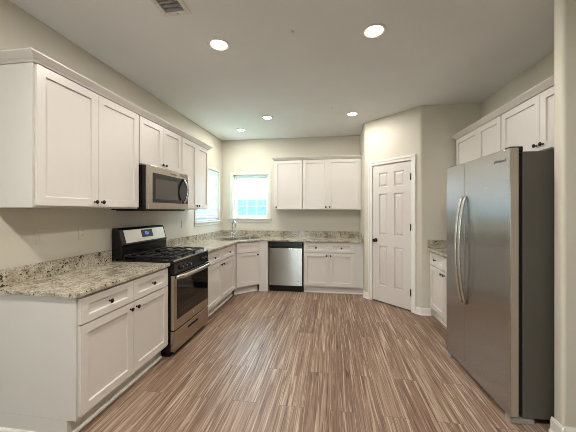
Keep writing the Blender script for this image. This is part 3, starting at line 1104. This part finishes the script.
MB().box(0.012, 0.015, 0.008, ww2 - 0.012, 0.045, 0.024).build('bottom_rail', M['blind'], t, 0.003)
m = MB()
for xx in (0.12, ww2 / 2, ww2 - 0.12):
    m.box(xx - 0.0015, 0.028, 0.02, xx + 0.0015, 0.032, wh2 - 0.04)
m.build('ladder_cord', M['blind'], t)


# ------------------------------------------------------------------ outlets and switch
def wall_plate(name, label, cat, y, z, kind, group=None):
    t = thing(name, label, cat, (XL, y, z - 0.057), PI / 2, group)
    w_, h_ = (0.072, 0.118) if kind != 'double' else (0.118, 0.118)
    MB().box(-w_ / 2, -0.006, 0, w_ / 2, -0.0005, h_).build('cover_plate', M['plate'], t, 0.002)
    if kind == 'switch':
        MB().box(-0.017, -0.009, h_ / 2 - 0.033, 0.017, -0.005, h_ / 2 + 0.033).build('rocker', M['plate'], t, 0.001, 1)
    else:
        for cx in ((0,) if kind == 'outlet' else (-0.024, 0.024)):
            for cz in (h_ / 2 - 0.021, h_ / 2 + 0.021):
                so = MB().box(cx - 0.014, -0.008, cz - 0.013, cx + 0.014, -0.0055, cz + 0.013).build('socket', M['plate'], t, 0.002)
                MB().box(cx - 0.007, -0.0084, cz - 0.002, cx - 0.005, -0.0078, cz + 0.007).box(cx + 0.005, -0.0084, cz - 0.002, cx + 0.007, -0.0078, cz + 0.007).build('slot', M['slot'], so)
    return t


wall_plate('light_switch', 'single switch plate under the near upper cabinet, farthest from the range', 'switch', 1.80, 1.225, 'switch')
wall_plate('power_outlet', 'wide cream outlet plate on the left wall next to the range', 'outlet', 2.175, 1.225, 'double')
wall_plate('power_outlet', 'single outlet plate on the left wall between range and blinds', 'outlet', 3.85, 1.225, 'outlet')

# ------------------------------------------------------------------ ceiling lamps, register
LAB = ['round recessed ceiling light closest to the air register', 'round recessed ceiling light closest to the steel fridge',
       'farther recessed ceiling light, straight beyond the one beside the air register', 'farther recessed ceiling light just in front of the pantry wall corner',
       'farthest recessed ceiling light, above the corner sink', 'recessed ceiling light overhead on the cabinet side, behind the viewer', 'recessed ceiling light overhead on the fridge side, behind the viewer']
for (x, y), lab in zip(LAMPS, LAB):
    t = thing('ceiling_light', lab, 'ceiling light', (x, y, CEIL), 0, 'recessed ceiling lights')
    MB().lathe([(0.074, -0.001), (0.076, -0.007), (0.090, -0.008), (0.098, -0.004), (0.098, -0.0005)], (0, 0, 0), (0, 0, 1), 32, caps=False).build('trim_ring', M['baffle'], t)
    MB().lathe([(0.0745, -0.004), (0.068, 0.012), (0.054, 0.016)], (0, 0, 0), (0, 0, 1), 32, caps=False).build('baffle', M['lamp_baffle'], t)
    MB().lathe([(0.0, -0.0085), (0.050, -0.0085), (0.062, -0.0075), (0.066, 0.006), (0.0, 0.012)], (0, 0, 0), (0, 0, 1), 32).build('lens', M['lens'], t)
    area_light('can_lamp', (x, y, CEIL - 0.0095), (0, 0, 0), 0.118, 0.118, CAN_POWER * (2.7 if y < 1 else 1.0), CAN_COL, shape='DISK')

t = thing('ceiling_vent', 'white air register with dark louvres set in the ceiling', 'vent', (-1.095, 1.706, CEIL))
m = filled_slab([(-0.108, -0.178), (0.108, -0.178), (0.108, 0.178), (-0.108, 0.178)], [[(-0.072, -0.14), (-0.072, 0.14), (0.072, 0.14), (0.072, -0.14)]], -0.007, -0.0005)
m.build('frame', M['baffle'], t, 0.002, 1)
for k in range(8):
    yy = -0.134 + k * 0.0365
    MB().loft([(-0.072, yy + 0.012, -0.004), (0.072, yy + 0.012, -0.004), (0.072, yy, 0.010), (-0.072, yy, 0.010)],
              [(-0.072, yy + 0.014, -0.003), (0.072, yy + 0.014, -0.003), (0.072, yy + 0.002, 0.011), (-0.072, yy + 0.002, 0.011)]).build('louvre', M['grey'], t)
MB().box(-0.077, -0.143, 0.085, 0.077, 0.143, 0.09).build('duct', M['void'], t)
MB().lathe([(0.004, 0), (0.004, 0.002), (0, 0.0025)], (0.01, 0.160, -0.007), (0, 0, -1), 10).build('screw', M['slot'], t)
for (x, y), lab in (((-0.294, 2.20), 'small white disc on the ceiling between the two nearer recessed lights'), ((0.041, 3.91), 'small white disc on the ceiling close to the two farther recessed lights')):
    tag(MB().lathe([(0.018, 0), (0.018, 0.003), (0.012, 0.006), (0, 0.007)], (x, y, CEIL - 0.0003), (0, 0, -1), 16).build('ceiling_disc', M['baffle']), lab, 'fixture', 'small round ceiling discs')  # plain white discs, purpose not known

# ------------------------------------------------------------------ outside the windows
struct(MB().box(-30, YB + 0.3, -0.5, 30, 40, -0.4).build('ground', M['lawn']))
struct(MB().box(-30, -20, -0.5, XL - 0.3, YB + 0.3, -0.4).build('ground', M['lawn']))
hs = thing('neighbour_house', 'pale pink neighbouring house seen through the back window', 'house', (-5.2, 13.0, -0.4))
MB().box(-4.5, 0, 0, 4.5, 6, 4.6).build('wall', M['siding'], hs)
MB().loft([(-4.9, -0.5, 4.6), (4.9, -0.5, 4.6), (4.9, 6.5, 4.6), (-4.9, 6.5, 4.6)], [(-4.9, 2.9, 6.8), (4.9, 2.9, 6.8), (4.9, 3.1, 6.8), (-4.9, 3.1, 6.8)]).build('roof', M['shingle'], hs)
fc = thing('garden_fence', 'pale teal board fence below the neighbouring house', 'fence', (-4.0, 10.0, -0.4))
m = MB()
for k in range(40):
    m.box(-4 + k * 0.2, 0, 0, -4 + k * 0.2 + 0.185, 0.02, 2.25)
m.build('boards', M['fence'], fc)
MB().box(-4, 0.02, 0.4, 4, 0.07, 0.5).box(-4, 0.02, 1.9, 4, 0.07, 2.0).build('rails', M['fence'], fc)
